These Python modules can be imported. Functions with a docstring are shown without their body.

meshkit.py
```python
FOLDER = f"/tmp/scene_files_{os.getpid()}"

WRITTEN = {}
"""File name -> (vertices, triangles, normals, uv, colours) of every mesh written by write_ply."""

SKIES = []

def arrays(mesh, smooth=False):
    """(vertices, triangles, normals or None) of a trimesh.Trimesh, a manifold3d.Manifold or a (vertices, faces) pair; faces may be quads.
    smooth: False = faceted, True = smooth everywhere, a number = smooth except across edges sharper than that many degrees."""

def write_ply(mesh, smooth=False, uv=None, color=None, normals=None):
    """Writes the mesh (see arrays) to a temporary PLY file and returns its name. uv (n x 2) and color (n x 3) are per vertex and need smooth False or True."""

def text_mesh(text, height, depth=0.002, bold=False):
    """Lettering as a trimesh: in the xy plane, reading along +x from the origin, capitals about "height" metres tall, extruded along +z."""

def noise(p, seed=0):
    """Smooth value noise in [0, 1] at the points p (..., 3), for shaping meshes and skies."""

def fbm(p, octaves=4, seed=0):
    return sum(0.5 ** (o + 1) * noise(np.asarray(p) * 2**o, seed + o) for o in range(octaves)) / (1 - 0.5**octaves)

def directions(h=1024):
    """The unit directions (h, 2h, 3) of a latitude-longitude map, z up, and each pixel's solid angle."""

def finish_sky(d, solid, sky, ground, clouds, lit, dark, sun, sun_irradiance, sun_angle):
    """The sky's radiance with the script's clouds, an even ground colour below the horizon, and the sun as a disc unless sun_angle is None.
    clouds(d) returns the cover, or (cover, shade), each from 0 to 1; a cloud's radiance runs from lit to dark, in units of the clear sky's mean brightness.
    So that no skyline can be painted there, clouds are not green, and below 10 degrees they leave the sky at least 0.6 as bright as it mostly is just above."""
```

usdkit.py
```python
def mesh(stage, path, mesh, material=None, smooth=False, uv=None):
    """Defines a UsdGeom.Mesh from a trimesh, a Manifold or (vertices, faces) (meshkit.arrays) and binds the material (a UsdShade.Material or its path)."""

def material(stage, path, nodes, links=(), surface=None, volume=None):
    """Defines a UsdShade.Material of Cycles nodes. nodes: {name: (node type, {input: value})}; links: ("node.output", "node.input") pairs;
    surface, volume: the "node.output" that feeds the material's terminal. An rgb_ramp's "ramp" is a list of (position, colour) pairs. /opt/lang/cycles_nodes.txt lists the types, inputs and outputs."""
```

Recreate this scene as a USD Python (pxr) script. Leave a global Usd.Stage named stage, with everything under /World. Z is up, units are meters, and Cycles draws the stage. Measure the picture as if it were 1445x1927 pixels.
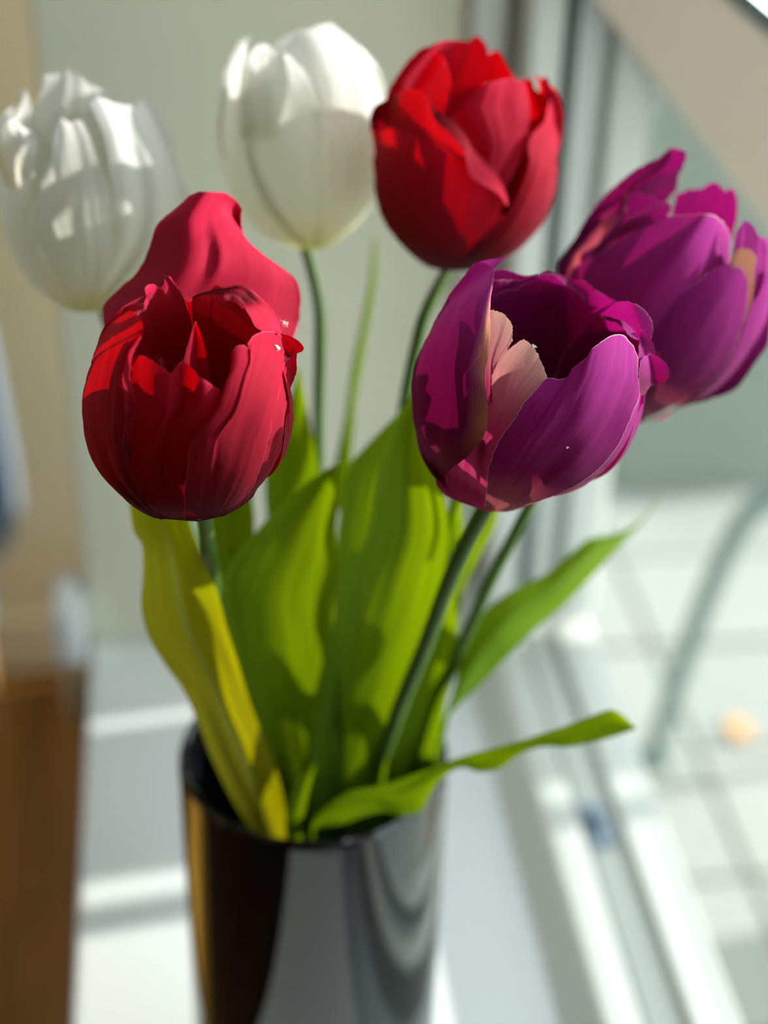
import math, random
import numpy as np, trimesh, usdkit, meshkit
from scipy.interpolate import PchipInterpolator
from scipy.ndimage import gaussian_filter, map_coordinates
from shapely.geometry import Polygon
from pxr import Usd, UsdGeom, UsdLux, UsdShade, Gf, Sdf, Vt

stage = Usd.Stage.CreateInMemory()
UsdGeom.SetStageUpAxis(stage, 'Z'); UsdGeom.SetStageMetersPerUnit(stage, 1.0)
world = UsdGeom.Xform.Define(stage, '/World'); stage.SetDefaultPrim(world.GetPrim())
rng = np.random.default_rng(7)

# ---------------------------------------------------------------- camera, sky, sun, exposure
W, H = 1445, 1927
FPX, CX, CY = 3040.0, 722.5, 963.5
Yc = np.array([-434, -1955, 3040.0]); Yc /= np.linalg.norm(Yc)          # vanishing point of the sill
Dc = np.array([-135, 4759, 3040.0]); Dc -= Yc * (Dc @ Yc); Dc /= np.linalg.norm(Dc)
Uc = -Dc; Xc = np.cross(Yc, Uc)
R = np.stack([Xc, Yc, Uc])                                               # camera (x right, y down, z ahead) -> world
VASE_H = 0.22
CAM = np.array([-0.0395684, -0.4718298, 0.4114572 + VASE_H])
cam = UsdGeom.Camera.Define(stage, '/World/camera')
m = np.eye(4); m[:3, 0] = R[:, 0]; m[:3, 1] = -R[:, 1]; m[:3, 2] = -R[:, 2]; m[:3, 3] = CAM
cam.AddTransformOp().Set(Gf.Matrix4d(m.T.tolist()))
AP = 36.0
cam.CreateHorizontalApertureAttr(AP); cam.CreateVerticalApertureAttr(AP * H / W)
cam.CreateFocalLengthAttr(FPX / W * AP)
cam.CreateFStopAttr(7.0); cam.CreateFocusDistanceAttr(0.428)
cam.CreateClippingRangeAttr(Gf.Vec2f(0.02, 200))
cam.CreateExposureAttr(-0.75)

SUN_EL, SUN_TILT = 16.5, 0.12
SUN = np.array([math.cos(math.radians(SUN_EL)), SUN_TILT, math.sin(math.radians(SUN_EL))]); SUN /= np.linalg.norm(SUN)
sun = UsdLux.DistantLight.Define(stage, '/World/sun')
zx = SUN; xx = np.cross([0, 0, 1.0], zx); xx /= np.linalg.norm(xx); yx = np.cross(zx, xx)
m = np.eye(4); m[:3, 0] = xx; m[:3, 1] = yx; m[:3, 2] = zx
sun.AddTransformOp().Set(Gf.Matrix4d(m.T.tolist()))
sun.CreateNormalizeAttr(True); sun.CreateIntensityAttr(4.0); sun.CreateAngleAttr(0.53); sun.CreateColorAttr(Gf.Vec3f(1.0, 0.965, 0.90))
sky = UsdLux.DomeLight.Define(stage, '/World/sky')
sky.CreateIntensityAttr(1.2); sky.CreateColorAttr(Gf.Vec3f(0.85, 0.95, 1.0))

# ---------------------------------------------------------------- helpers
def ray(p):
    p = np.asarray(p, float)
    d = np.stack([(p[..., 0] - CX) / FPX, (p[..., 1] - CY) / FPX, np.ones(p.shape[:-1])], -1)
    return d @ R.T

def at(px, py, d): return CAM + d * ray((px, py))

def on_y(px, py, y):
    r = ray((px, py)); return CAM + r * (y - CAM[1]) / r[1]

def on_z(px, py, z):
    r = ray((px, py)); return CAM + r * (z - CAM[2]) / r[2]

used = {}
def path_of(name, parent=None):
    base = parent.GetPath().pathString if parent is not None else '/World'
    k = used.get((base, name), 0); used[(base, name)] = k + 1
    return f'{base}/{name}' + (f'_{k:03d}' if k else '')

def tag(prim, label=None, cat=None, group=None, kind=None):
    for k, v in (('label', label), ('category', cat), ('group', group), ('kind', kind)):
        if v: prim.SetCustomDataByKey(k, v)
    return prim

def obj(name, mesh, mat, parent=None, smooth=30, **t):
    m_ = usdkit.mesh(stage, path_of(name, parent), mesh, mat, smooth=smooth)
    return tag(m_.GetPrim(), **t)

def thing(name, label, cat, group=None, kind=None, loc=(0, 0, 0), parent=None):
    x = UsdGeom.Xform.Define(stage, path_of(name, parent))
    if any(loc): x.AddTranslateOp().Set(Gf.Vec3d(*map(float, loc)))
    return tag(x.GetPrim(), label, cat, group, kind)

def grid_mesh(P, attrs=None):
    n, k = P.shape[:2]
    idx = np.arange(n * k).reshape(n, k)
    f = np.stack([idx[:-1, :-1], idx[:-1, 1:], idx[1:, 1:], idx[1:, :-1]], -1).reshape(-1, 4)
    f = np.vstack([f[:, [0, 1, 2]], f[:, [0, 2, 3]]])
    return P.reshape(-1, 3), f

def sheet(name, patches, mat, parent, **t):
    """one Mesh out of several grids (P, s, v, edge); s, v and edge become primvars for the material"""
    vs, fs, ss, vv, ee, o = [], [], [], [], [], 0
    for P, s, v, e in patches:
        a, f = grid_mesh(P)
        vs.append(a); fs.append(f + o); o += len(a)
        ss.append(s.ravel()); vv.append(v.ravel()); ee.append(e.ravel())
    V, F = np.vstack(vs), np.vstack(fs)
    a = V[F]; ar = np.linalg.norm(np.cross(a[:, 1] - a[:, 0], a[:, 2] - a[:, 0]), axis=1)
    F = F[ar > 1e-12]
    m_ = usdkit.mesh(stage, path_of(name, parent), (V, F), mat, smooth=True)
    api = UsdGeom.PrimvarsAPI(m_)
    for nm, arr in (('pu', ss), ('pv', vv), ('pe', ee)):
        api.CreatePrimvar(nm, Sdf.ValueTypeNames.FloatArray, 'vertex').Set(Vt.FloatArray.FromNumpy(np.concatenate(arr).astype(np.float32)))
    return tag(m_.GetPrim(), **t)

def resample(pts, n, even=True):
    p = np.asarray(pts, float)
    if len(p) == 1: return np.repeat(p, n, 0)
    d = np.r_[0, np.cumsum(np.maximum(np.linalg.norm(np.diff(p, axis=0), axis=1), 1e-6))]; d /= d[-1]
    t = np.linspace(0, 1, n)
    if len(p) == 2: return p[0] + (p[1] - p[0]) * t[:, None]
    return np.stack([PchipInterpolator(d, p[:, k])(t) for k in range(p.shape[1])], -1)

def coons(L, Rt, T=None, B=None, n=64, k=44):
    L, Rt = resample(L, n), resample(Rt, n)
    B = resample(B if B is not None else [L[0], Rt[0]], k)
    T = resample(T if T is not None else [L[-1], Rt[-1]], k)
    s = np.linspace(0, 1, n)[:, None, None]; v = np.linspace(0, 1, k)[None, :, None]
    P = (1 - v) * L[:, None] + v * Rt[:, None] + (1 - s) * B[None] + s * T[None] \
        - ((1 - s) * (1 - v) * L[0] + (1 - s) * v * Rt[0] + s * (1 - v) * T[0] + s * v * T[-1])
    return P, np.broadcast_to(s[..., 0], P.shape[:2]).copy(), np.broadcast_to(v[..., 0], P.shape[:2]).copy()

def field(a, n, k):
    """a small table of values, smoothly enlarged to n x k (rows along the length, columns across)"""
    a = np.atleast_2d(np.asarray(a, float))
    i = np.linspace(0, a.shape[0] - 1, n); j = np.linspace(0, a.shape[1] - 1, k)
    return map_coordinates(a, np.meshgrid(i, j, indexing='ij'), order=1, mode='nearest')

def edge_of(s, v, aspect=1.0):
    return np.minimum(np.minimum(v, 1 - v) * aspect, 1 - s)

class Cup:
    """the round body of a tulip head: belly centre, axis, radius, height below and above the belly"""
    def __init__(self, px, py, d, tilt, toward, radius, hb, ht, taper):
        self.c = at(px, py, d); self.d = d
        fw = np.array([ray((px, py))[0], ray((px, py))[1], 0]); fw /= np.linalg.norm(fw)
        rt = np.array([fw[1], -fw[0], 0])
        a = np.array([0, 0, 1.0]) + math.tan(math.radians(tilt)) * rt - math.tan(math.radians(toward)) * fw
        self.a = a / np.linalg.norm(a)
        u = -fw - self.a * (-fw @ self.a); self.u = u / np.linalg.norm(u)          # towards the camera
        self.w = np.cross(self.a, self.u); self.w *= np.sign(self.w @ rt)          # to the right
        self.r, self.hb, self.ht, self.taper = radius, hb, ht, taper
        self.base = self.c - self.a * hb
    def prof(self, h):
        lo = np.sqrt(np.clip(1 - (h / self.hb) ** 2, 0, 1))
        hi = np.maximum(1 - self.taper * (h / self.ht) ** 2, 0.35)
        return self.r * np.where(h < 0, lo, hi)
    def lift(self, P, side, k):
        """depth along the camera axis of the body, k times its radius, under each pixel of P (near or far wall)"""
        D = ray(P); k = np.broadcast_to(k, P.shape[:2])
        m_ = 1.9 * (self.r + self.ht)
        ts = np.linspace(self.d - m_, self.d + m_, 260)
        X = CAM + D[..., None, :] * ts[:, None] - self.c
        h = X @ self.a; rad = np.linalg.norm(X - h[..., None] * self.a, axis=-1)
        hk = h / np.maximum(k[..., None], 1e-6) ** 0.5
        F = rad - k[..., None] * self.prof(hk)
        F = np.where(h < -self.hb * k[..., None], np.maximum(F, -h - self.hb * k[..., None]), F)
        F = np.where(h > self.ht * 2.6, 1.0, F)
        ins = F < 0; hit = ins.any(-1); n = len(ts)
        i = np.argmax(ins, -1) if side == 'n' else n - 1 - np.argmax(ins[..., ::-1], -1)
        j = np.clip(i - 1 if side == 'n' else i + 1, 0, n - 1)
        Fi = np.take_along_axis(F, i[..., None], -1)[..., 0]; Fj = np.take_along_axis(F, j[..., None], -1)[..., 0]
        w = np.clip(Fi / np.where(np.abs(Fi - Fj) < 1e-9, 1e-9, Fi - Fj), 0, 1)
        t = ts[i] * (1 - w) + ts[j] * w
        return np.where(hit, t, ts[np.argmin(F, -1)])
    def pt(self, th, h, k):
        th = np.radians(th); r = k * self.prof(h)
        return self.c + h[..., None] * self.a + r[..., None] * (np.cos(th)[..., None] * self.u + np.sin(th)[..., None] * self.w)
    def turn(self, X, deg, shrink=1.0):
        """X turned about the cup's axis, positive = away to the right, drawn in to shrink times its radius"""
        q = X - self.c; h = q @ self.a; rad = q - h[..., None] * self.a
        c, s = math.cos(math.radians(deg)), math.sin(math.radians(deg))
        x, y = rad @ self.u, rad @ self.w
        x2, y2 = c * x - s * y, s * x + c * y
        return self.c + h[..., None] * self.a + shrink * (x2[..., None] * self.u + y2[..., None] * self.w)

def wrinkle(P3, s, v, amp, f=(2.5, 9.0), seed=0, veins=0.0):
    """ruffles a sheet along its normals: long soft folds and fine ribs"""
    du = np.gradient(P3, axis=0); dv = np.gradient(P3, axis=1)
    nrm = np.cross(du, dv); nrm /= np.maximum(np.linalg.norm(nrm, axis=-1, keepdims=True), 1e-12)
    q = np.stack([s * f[0], v * f[1], np.zeros_like(s)], -1)
    d = (meshkit.fbm(q + 3.1 * seed, 2, seed) - 0.5) * 2 * amp
    if veins: d = d + veins * (meshkit.noise(np.stack([s * 1.5, v * 34, np.zeros_like(s)], -1), seed + 5) - 0.5)
    win = np.clip(np.minimum(s * 6, 1), 0, 1)
    return P3 + nrm * (d * win)[..., None]

def fray(P, s, v, amp, seed):
    """uneven cut edge: nudges the pixels of the outer border by up to amp"""
    n1 = meshkit.fbm(np.stack([s * 40, v * 40, np.full_like(s, seed)], -1), 3, seed) - 0.5
    n2 = meshkit.fbm(np.stack([s * 40, v * 40, np.full_like(s, seed + 9.0)], -1), 3, seed + 3) - 0.5
    near = np.clip(1 - np.minimum(np.minimum(v, 1 - v), 1 - s) * 14, 0, 1)
    return P + np.stack([n1, n2], -1) * (amp * near)[..., None]

def petal(cup, L, R, T=None, B=None, side='n', k=1.0, k_top=None, dz=None, wrap=(0, 0), wrinkles=0.0006, tf=None, seed=0, n=64, kk=46,
          bumps=(), flat=None, u=(0, 1), sm=1.6, fr=4.0, ruf=(2.5, 9.0)):
    """one traced petal on the body of the head. dz: small table of mm towards the camera."""
    conv = (lambda q: [(tf[0] + a / tf[2], tf[1] + b / tf[2]) for a, b in q]) if tf else (lambda q: q)
    P, s, v = coons(conv(L), conv(R), conv(T) if T else None, conv(B) if B else None, n, kk)
    P = fray(P, s, v, fr, seed)
    kf = k + ((k_top if k_top is not None else k) - k) * s ** 2 if np.ndim(k) == 0 else field(k, n, kk)
    t = cup.lift(P, side, kf)
    t = gaussian_filter(t, sm, mode='nearest')
    if flat:                                                             # lets a petal leave the round body and stand up flat
        w = np.clip((s - flat[0]) / (flat[1] - flat[0]), 0, 1); w = w * w * (3 - 2 * w)
        t = t * (1 - w) + (t[int(flat[0] * n), kk // 2] + flat[2] * (s - flat[0])) * w
    if dz is not None: t = t - 0.001 * gaussian_filter(field(dz, n, kk), 2.0, mode='nearest')
    for bs, bv, amp, ws, wv in bumps: t = t - 0.001 * amp * np.exp(-((s - bs) / ws) ** 2 - ((v - bv) / wv) ** 2)
    X = CAM + ray(P) * t[..., None]
    X = wrinkle(X, s, v, wrinkles * 0.9, (ruf[0] * .7, ruf[1] * .5), seed, veins=wrinkles * 0.12)
    e = edge_of(s, v)
    for sidei, deg in ((0, wrap[0]), (1, wrap[1])):
        if deg:
            col = X[:, 0] if sidei == 0 else X[:, -1]
            steps = np.linspace(0, 1, 9)[1:]
            new = np.stack([cup.turn(col, (-1 if sidei == 0 else 1) * deg * q, 1 - 0.05 * q) for q in steps], 1)
            sn = np.repeat(s[:, :1], 8, 1); vn = np.full_like(sn, 0.0 if sidei == 0 else 1.0); en = np.full_like(sn, 0.5)
            if sidei == 0:
                X, s, v, e = np.concatenate([new[:, ::-1], X], 1), np.concatenate([sn, s], 1), np.concatenate([vn, v], 1), np.concatenate([en, np.maximum(e, .1)], 1)
            else:
                X, s, v, e = np.concatenate([X, new], 1), np.concatenate([s, sn], 1), np.concatenate([v, vn], 1), np.concatenate([np.maximum(e, .1), en], 1)
    s = u[0] + (u[1] - u[0]) * s
    return X, s, v, e

def back_petal(cup, th0, hw, top, k=0.97, seed=0, n=44, kk=34):
    """a petal on the hidden side of the head, given by its angle (0 = towards the camera), half width in degrees and top height"""
    s = np.linspace(0, 1, n)[:, None] * np.ones(kk); v = np.linspace(0, 1, kk)[None] * np.ones((n, 1))
    x = v * 2 - 1
    wid = hw * np.sin(np.pi * np.clip(0.12 + 0.80 * s, 0, 1)) ** 0.55 * (1 - 0.25 * s)
    h = -cup.hb * 0.995 + (top + cup.hb) * (1 - (1 - s) ** 1.15) - 0.006 * s ** 3 * x ** 2 * 1.6
    X = cup.pt(th0 + wid * x, h, k * (1 + 0.02 * np.cos(x * 3)))
    return wrinkle(X, s, v, 0.0007, seed=seed, veins=0.0003), s, v, edge_of(s, v)

def leaf(L, Rt, depth, fold=0.0, dz=None, wr=0.0005, n=80, kk=30, seed=0, T=None, B=None):
    P, s, v = coons(L, Rt, T, B, n, kk)
    d = np.asarray(depth, float)
    t = PchipInterpolator(np.linspace(0, 1, len(d)), d)(s)
    t = t + 0.001 * fold * (1 - np.abs(2 * v - 1) ** 1.6)                    # positive: midrib farther than the edges
    if dz is not None: t = t - 0.001 * gaussian_filter(field(dz, n, kk), 3.0, mode='nearest')
    X = CAM + ray(P) * t[..., None]
    return wrinkle(X, s, v, wr, (4, 5), seed, veins=0.0002), s, v, edge_of(s, v)

def tube(pts, rad, seg=14, n=70):
    C = resample(pts, n); r = np.interp(np.linspace(0, 1, n), np.linspace(0, 1, len(np.atleast_1d(rad))), np.atleast_1d(rad))
    t = np.gradient(C, axis=0); t /= np.linalg.norm(t, axis=1, keepdims=True)
    a = np.cross(t[0], [0.3, 1, 0.2]); a /= np.linalg.norm(a); V = []
    for i in range(n):
        a = a - t[i] * (a @ t[i]); a /= np.linalg.norm(a); b = np.cross(t[i], a)
        q = np.linspace(0, 2 * np.pi, seg, endpoint=False)[:, None]
        V.append(C[i] + r[i] * (np.cos(q) * a + np.sin(q) * b))
    V = np.vstack(V + [C[:1], C[-1:]]); F = []
    for i in range(n - 1):
        for j in range(seg):
            A, B_, c, d = i * seg + j, i * seg + (j + 1) % seg, (i + 1) * seg + (j + 1) % seg, (i + 1) * seg + j
            F += [[A, B_, c], [A, c, d]]
    for j in range(seg):
        F += [[n * seg, (j + 1) % seg, j], [n * seg + 1, (n - 1) * seg + j, (n - 1) * seg + (j + 1) % seg]]
    return V, np.array(F)

def box(x0, x1, y0, y1, z0, z1, bev=0.0):
    if bev <= 0:
        b = trimesh.creation.box((x1 - x0, y1 - y0, z1 - z0)); b.apply_translation(((x0 + x1) / 2, (y0 + y1) / 2, (z0 + z1) / 2)); return b
    pts = []
    for x, sx in ((x0, 1), (x1, -1)):
        for y, sy in ((y0, 1), (y1, -1)):
            for z, sz in ((z0, 1), (z1, -1)):
                for a in range(3):
                    o = [bev * sx, bev * sy, bev * sz]; o[a] = 0
                    pts.append((x + o[0], y + o[1], z + o[2]))
                c = bev * 0.30
                pts.append((x + c * sx, y + c * sy, z + c * sz))
    return trimesh.convex.convex_hull(np.array(pts))

def prism_y(poly, y0, y1):
    """a polygon in x, z swept along y"""
    e = trimesh.creation.extrude_polygon(Polygon(poly), y1 - y0, engine='earcut')
    v = np.array(e.vertices); e.vertices = np.stack([v[:, 0], y0 + v[:, 2], v[:, 1]], -1); e.invert(); return e

def prism_z(poly, z0, z1):
    e = trimesh.creation.extrude_polygon(Polygon(poly), z1 - z0, engine='earcut'); e.apply_translation((0, 0, z0)); return e

def lathe(prof, seg=96):
    p = np.asarray(prof, float); n = len(p); q = np.linspace(0, 2 * np.pi, seg, endpoint=False)
    V = np.stack([np.outer(p[:, 0], np.cos(q)), np.outer(p[:, 0], np.sin(q)), np.repeat(p[:, 1:], seg, 1)], -1).reshape(-1, 3); F = []
    for i in range(n - 1):
        for j in range(seg):
            A, B_, c, d = i * seg + j, i * seg + (j + 1) % seg, (i + 1) * seg + (j + 1) % seg, (i + 1) * seg + j
            F += [[A, B_, c], [A, c, d]]
    return V, np.array(F)

# ---------------------------------------------------------------- materials
LK = '/World/Looks/'
UsdGeom.Scope.Define(stage, '/World/Looks')
def plain(name, col, rough=0.5, spec=0.5, noise=None, bump=0.0, scale=30, **kw):
    nodes = {'p': ('principled_bsdf', {'base_color': col, 'roughness': rough, 'specular_ior_level': spec, **kw})}
    links = []
    if noise is not None or bump:
        nodes['tc'] = ('geometry', {}); nodes['n'] = ('noise_texture', {'scale': float(scale), 'detail': 5.0, 'roughness': 0.6})
        links.append(('tc.position', 'n.vector'))
    if noise is not None:
        nodes['r'] = ('rgb_ramp', {'ramp': [(0.3, col), (0.7, noise)]}); links += [('n.fac', 'r.fac'), ('r.color', 'p.base_color')]
    if bump:
        nodes['b'] = ('bump', {'strength': float(bump), 'distance': 0.001}); links += [('n.fac', 'b.height'), ('b.normal', 'p.normal')]
    return usdkit.material(stage, LK + name, nodes, links, surface='p.BSDF')

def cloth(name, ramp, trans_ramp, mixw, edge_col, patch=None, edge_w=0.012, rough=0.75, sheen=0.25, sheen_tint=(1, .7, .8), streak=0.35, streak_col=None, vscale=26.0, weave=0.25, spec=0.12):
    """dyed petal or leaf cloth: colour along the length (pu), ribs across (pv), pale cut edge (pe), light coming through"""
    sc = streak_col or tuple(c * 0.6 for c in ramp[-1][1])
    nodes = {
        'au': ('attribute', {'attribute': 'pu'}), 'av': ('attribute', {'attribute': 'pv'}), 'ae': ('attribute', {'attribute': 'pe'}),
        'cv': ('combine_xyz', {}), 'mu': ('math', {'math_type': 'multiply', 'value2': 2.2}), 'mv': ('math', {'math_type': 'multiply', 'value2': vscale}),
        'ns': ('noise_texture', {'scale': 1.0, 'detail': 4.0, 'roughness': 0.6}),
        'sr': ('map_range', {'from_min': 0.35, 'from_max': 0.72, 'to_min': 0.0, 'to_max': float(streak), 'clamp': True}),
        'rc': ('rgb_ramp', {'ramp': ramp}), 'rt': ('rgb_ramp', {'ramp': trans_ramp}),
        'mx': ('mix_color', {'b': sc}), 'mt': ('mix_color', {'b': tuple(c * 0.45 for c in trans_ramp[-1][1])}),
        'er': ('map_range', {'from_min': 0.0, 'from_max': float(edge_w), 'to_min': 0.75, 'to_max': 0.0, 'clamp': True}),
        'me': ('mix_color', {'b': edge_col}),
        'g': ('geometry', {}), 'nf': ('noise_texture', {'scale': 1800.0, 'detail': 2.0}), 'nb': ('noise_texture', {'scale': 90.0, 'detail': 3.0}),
        'ad': ('math', {'math_type': 'multiply_add', 'value2': float(weave)}),
        'b1': ('bump', {'strength': 0.22, 'distance': 0.0006}), 
        'p': ('principled_bsdf', {'roughness': rough, 'specular_ior_level': float(spec), 'sheen_weight': sheen, 'sheen_roughness': 0.4, 'sheen_tint': sheen_tint}),
        't': ('translucent_bsdf', {}), 'm': ('mix_closure', {'fac': float(mixw)}),
    }
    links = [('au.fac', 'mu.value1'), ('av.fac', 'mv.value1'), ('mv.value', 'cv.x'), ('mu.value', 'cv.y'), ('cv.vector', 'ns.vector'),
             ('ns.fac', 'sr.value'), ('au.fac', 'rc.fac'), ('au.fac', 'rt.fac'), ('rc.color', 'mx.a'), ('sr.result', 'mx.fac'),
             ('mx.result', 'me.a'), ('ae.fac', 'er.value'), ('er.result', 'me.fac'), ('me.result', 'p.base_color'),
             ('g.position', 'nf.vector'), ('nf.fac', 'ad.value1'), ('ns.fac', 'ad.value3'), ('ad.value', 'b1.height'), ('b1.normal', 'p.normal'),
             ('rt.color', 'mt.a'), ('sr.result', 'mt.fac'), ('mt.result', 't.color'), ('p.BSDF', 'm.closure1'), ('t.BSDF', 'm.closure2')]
    del nodes['nb']
    if patch:                                                            # a second dye in one area of the petal: (colour, light colour, ramp across, ramp along)
        nodes.update({'xr': ('rgb_ramp', {'ramp': patch[2]}), 'yr': ('rgb_ramp', {'ramp': patch[3]}), 'xy': ('math', {'math_type': 'multiply'}),
                      'pm': ('mix_color', {'b': patch[0]}), 'pt': ('mix_color', {'b': patch[1]})})
        links = [l for l in links if l not in (('mx.result', 'me.a'), ('mt.result', 't.color'))]
        links += [('av.fac', 'xr.fac'), ('au.fac', 'yr.fac'), ('xr.color', 'xy.value1'), ('yr.color', 'xy.value2'), ('mx.result', 'pm.a'), ('xy.value', 'pm.fac'), ('pm.result', 'me.a'),
                  ('mt.result', 'pt.a'), ('xy.value', 'pt.fac'), ('pt.result', 't.color')]
    return usdkit.material(stage, LK + name, nodes, links, surface='m.closure')

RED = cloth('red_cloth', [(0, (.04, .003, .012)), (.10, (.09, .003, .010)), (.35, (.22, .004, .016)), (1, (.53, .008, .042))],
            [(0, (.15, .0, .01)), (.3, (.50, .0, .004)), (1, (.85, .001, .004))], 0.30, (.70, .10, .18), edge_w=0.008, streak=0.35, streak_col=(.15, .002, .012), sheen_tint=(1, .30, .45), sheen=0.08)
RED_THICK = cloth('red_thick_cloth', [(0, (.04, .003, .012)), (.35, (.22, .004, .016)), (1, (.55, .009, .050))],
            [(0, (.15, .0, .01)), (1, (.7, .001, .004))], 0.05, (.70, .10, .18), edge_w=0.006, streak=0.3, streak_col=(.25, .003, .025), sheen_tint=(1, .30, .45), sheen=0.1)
BLK, WHT = (0, 0, 0), (1, 1, 1)
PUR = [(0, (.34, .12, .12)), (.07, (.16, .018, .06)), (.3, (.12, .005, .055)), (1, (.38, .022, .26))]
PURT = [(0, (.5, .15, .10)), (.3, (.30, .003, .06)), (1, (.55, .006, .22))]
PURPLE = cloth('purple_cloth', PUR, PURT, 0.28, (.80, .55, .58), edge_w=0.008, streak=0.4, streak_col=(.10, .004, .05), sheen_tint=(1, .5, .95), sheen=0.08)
PINK = cloth('pale_pink_cloth', [(0, (.22, .02, .08)), (.4, (.28, .02, .09)), (.75, (.55, .12, .20)), (1, (.85, .52, .46))],
             [(0, (.42, .004, .09)), (.55, (.65, .02, .16)), (1, (.9, .5, .4))], 0.36, (.88, .80, .66), edge_w=0.008, streak=0.3, streak_col=(.30, .02, .12), sheen_tint=(1, .7, .9))
PEACH = cloth('purple_cloth_peach_edge', PUR, PURT, 0.14, (.85, .62, .60), edge_w=0.008, streak=0.35, streak_col=(.10, .004, .05), sheen_tint=(1, .5, .95), sheen=0.08,
              patch=((.62, .28, .12), (.95, .45, .12), [(0, BLK), (.66, BLK), (.93, WHT), (1, WHT)], [(0, BLK), (.25, BLK), (.42, (.8, .8, .8)), (.55, (.25, .25, .25)), (.8, WHT), (.95, (.4, .4, .4))]))
SALMON = cloth('purple_cloth_salmon_edge', PUR, PURT, 0.32, (.75, .45, .6), edge_w=0.008, streak=0.35, streak_col=(.10, .004, .05), sheen_tint=(1, .5, .95), sheen=0.08,
              patch=((.40, .05, .10), (.95, .16, .20), [(0, BLK), (.35, BLK), (.8, WHT), (1, WHT)], [(0, BLK), (.38, BLK), (.46, WHT), (.58, WHT), (.64, BLK), (1, BLK)]))
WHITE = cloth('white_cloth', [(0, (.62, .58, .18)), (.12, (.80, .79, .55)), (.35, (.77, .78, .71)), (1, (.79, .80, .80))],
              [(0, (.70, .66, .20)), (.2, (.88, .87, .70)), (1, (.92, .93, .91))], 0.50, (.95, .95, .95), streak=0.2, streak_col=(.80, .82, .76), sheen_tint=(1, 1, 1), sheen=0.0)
CREAM = cloth('cream_purple_cloth', [(0, (.22, .04, .06)), (.5, (.36, .14, .09)), (.85, (.46, .22, .13)), (1, (.42, .20, .09))],
              [(0, (.4, .05, .08)), (1, (.9, .5, .25))], 0.3, (.7, .45, .3), streak=0.2, streak_col=(.4, .12, .1), sheen=0.0)
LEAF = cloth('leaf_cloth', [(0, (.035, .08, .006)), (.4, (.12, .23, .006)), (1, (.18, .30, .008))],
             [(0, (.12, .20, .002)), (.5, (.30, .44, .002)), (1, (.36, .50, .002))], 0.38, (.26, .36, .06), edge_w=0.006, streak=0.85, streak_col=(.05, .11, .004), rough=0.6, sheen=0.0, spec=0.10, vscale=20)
MID = [(0, (0, 0, 0)), (.47, (0, 0, 0)), (.50, (.7, .7, .7)), (.53, (0, 0, 0)), (1, (0, 0, 0))]
YLEAF = cloth('yellow_green_leaf_cloth', [(0, (.22, .23, .008)), (.4, (.36, .32, .008)), (1, (.38, .42, .010))],
              [(0, (.50, .42, .003)), (.5, (.62, .52, .002)), (1, (.60, .70, .003))], 0.42, (.42, .40, .08), edge_w=0.006, streak=0.45, streak_col=(.16, .25, .03), rough=0.6, sheen=0.0, spec=0.10, vscale=14,
              patch=((.34, .48, .16), (.40, .60, .12), MID, [(0, (1, 1, 1)), (.8, (1, 1, 1)), (1, (0, 0, 0))]))
STEM = plain('stem_plastic', (.045, .10, .012), 0.5, 0.25, noise=(.07, .14, .02), scale=60)
BLACK = plain('black_glaze', (.006, .007, .008), 0.035, 0.5, coat_weight=0.5, coat_roughness=0.02)
BLACKIN = plain('black_glaze_inside', (.006, .007, .009), 0.25, 0.4)
PAINT = plain('white_gloss_paint', (.87, .90, .91), 0.22, 0.8, bump=0.05, scale=40)
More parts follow.
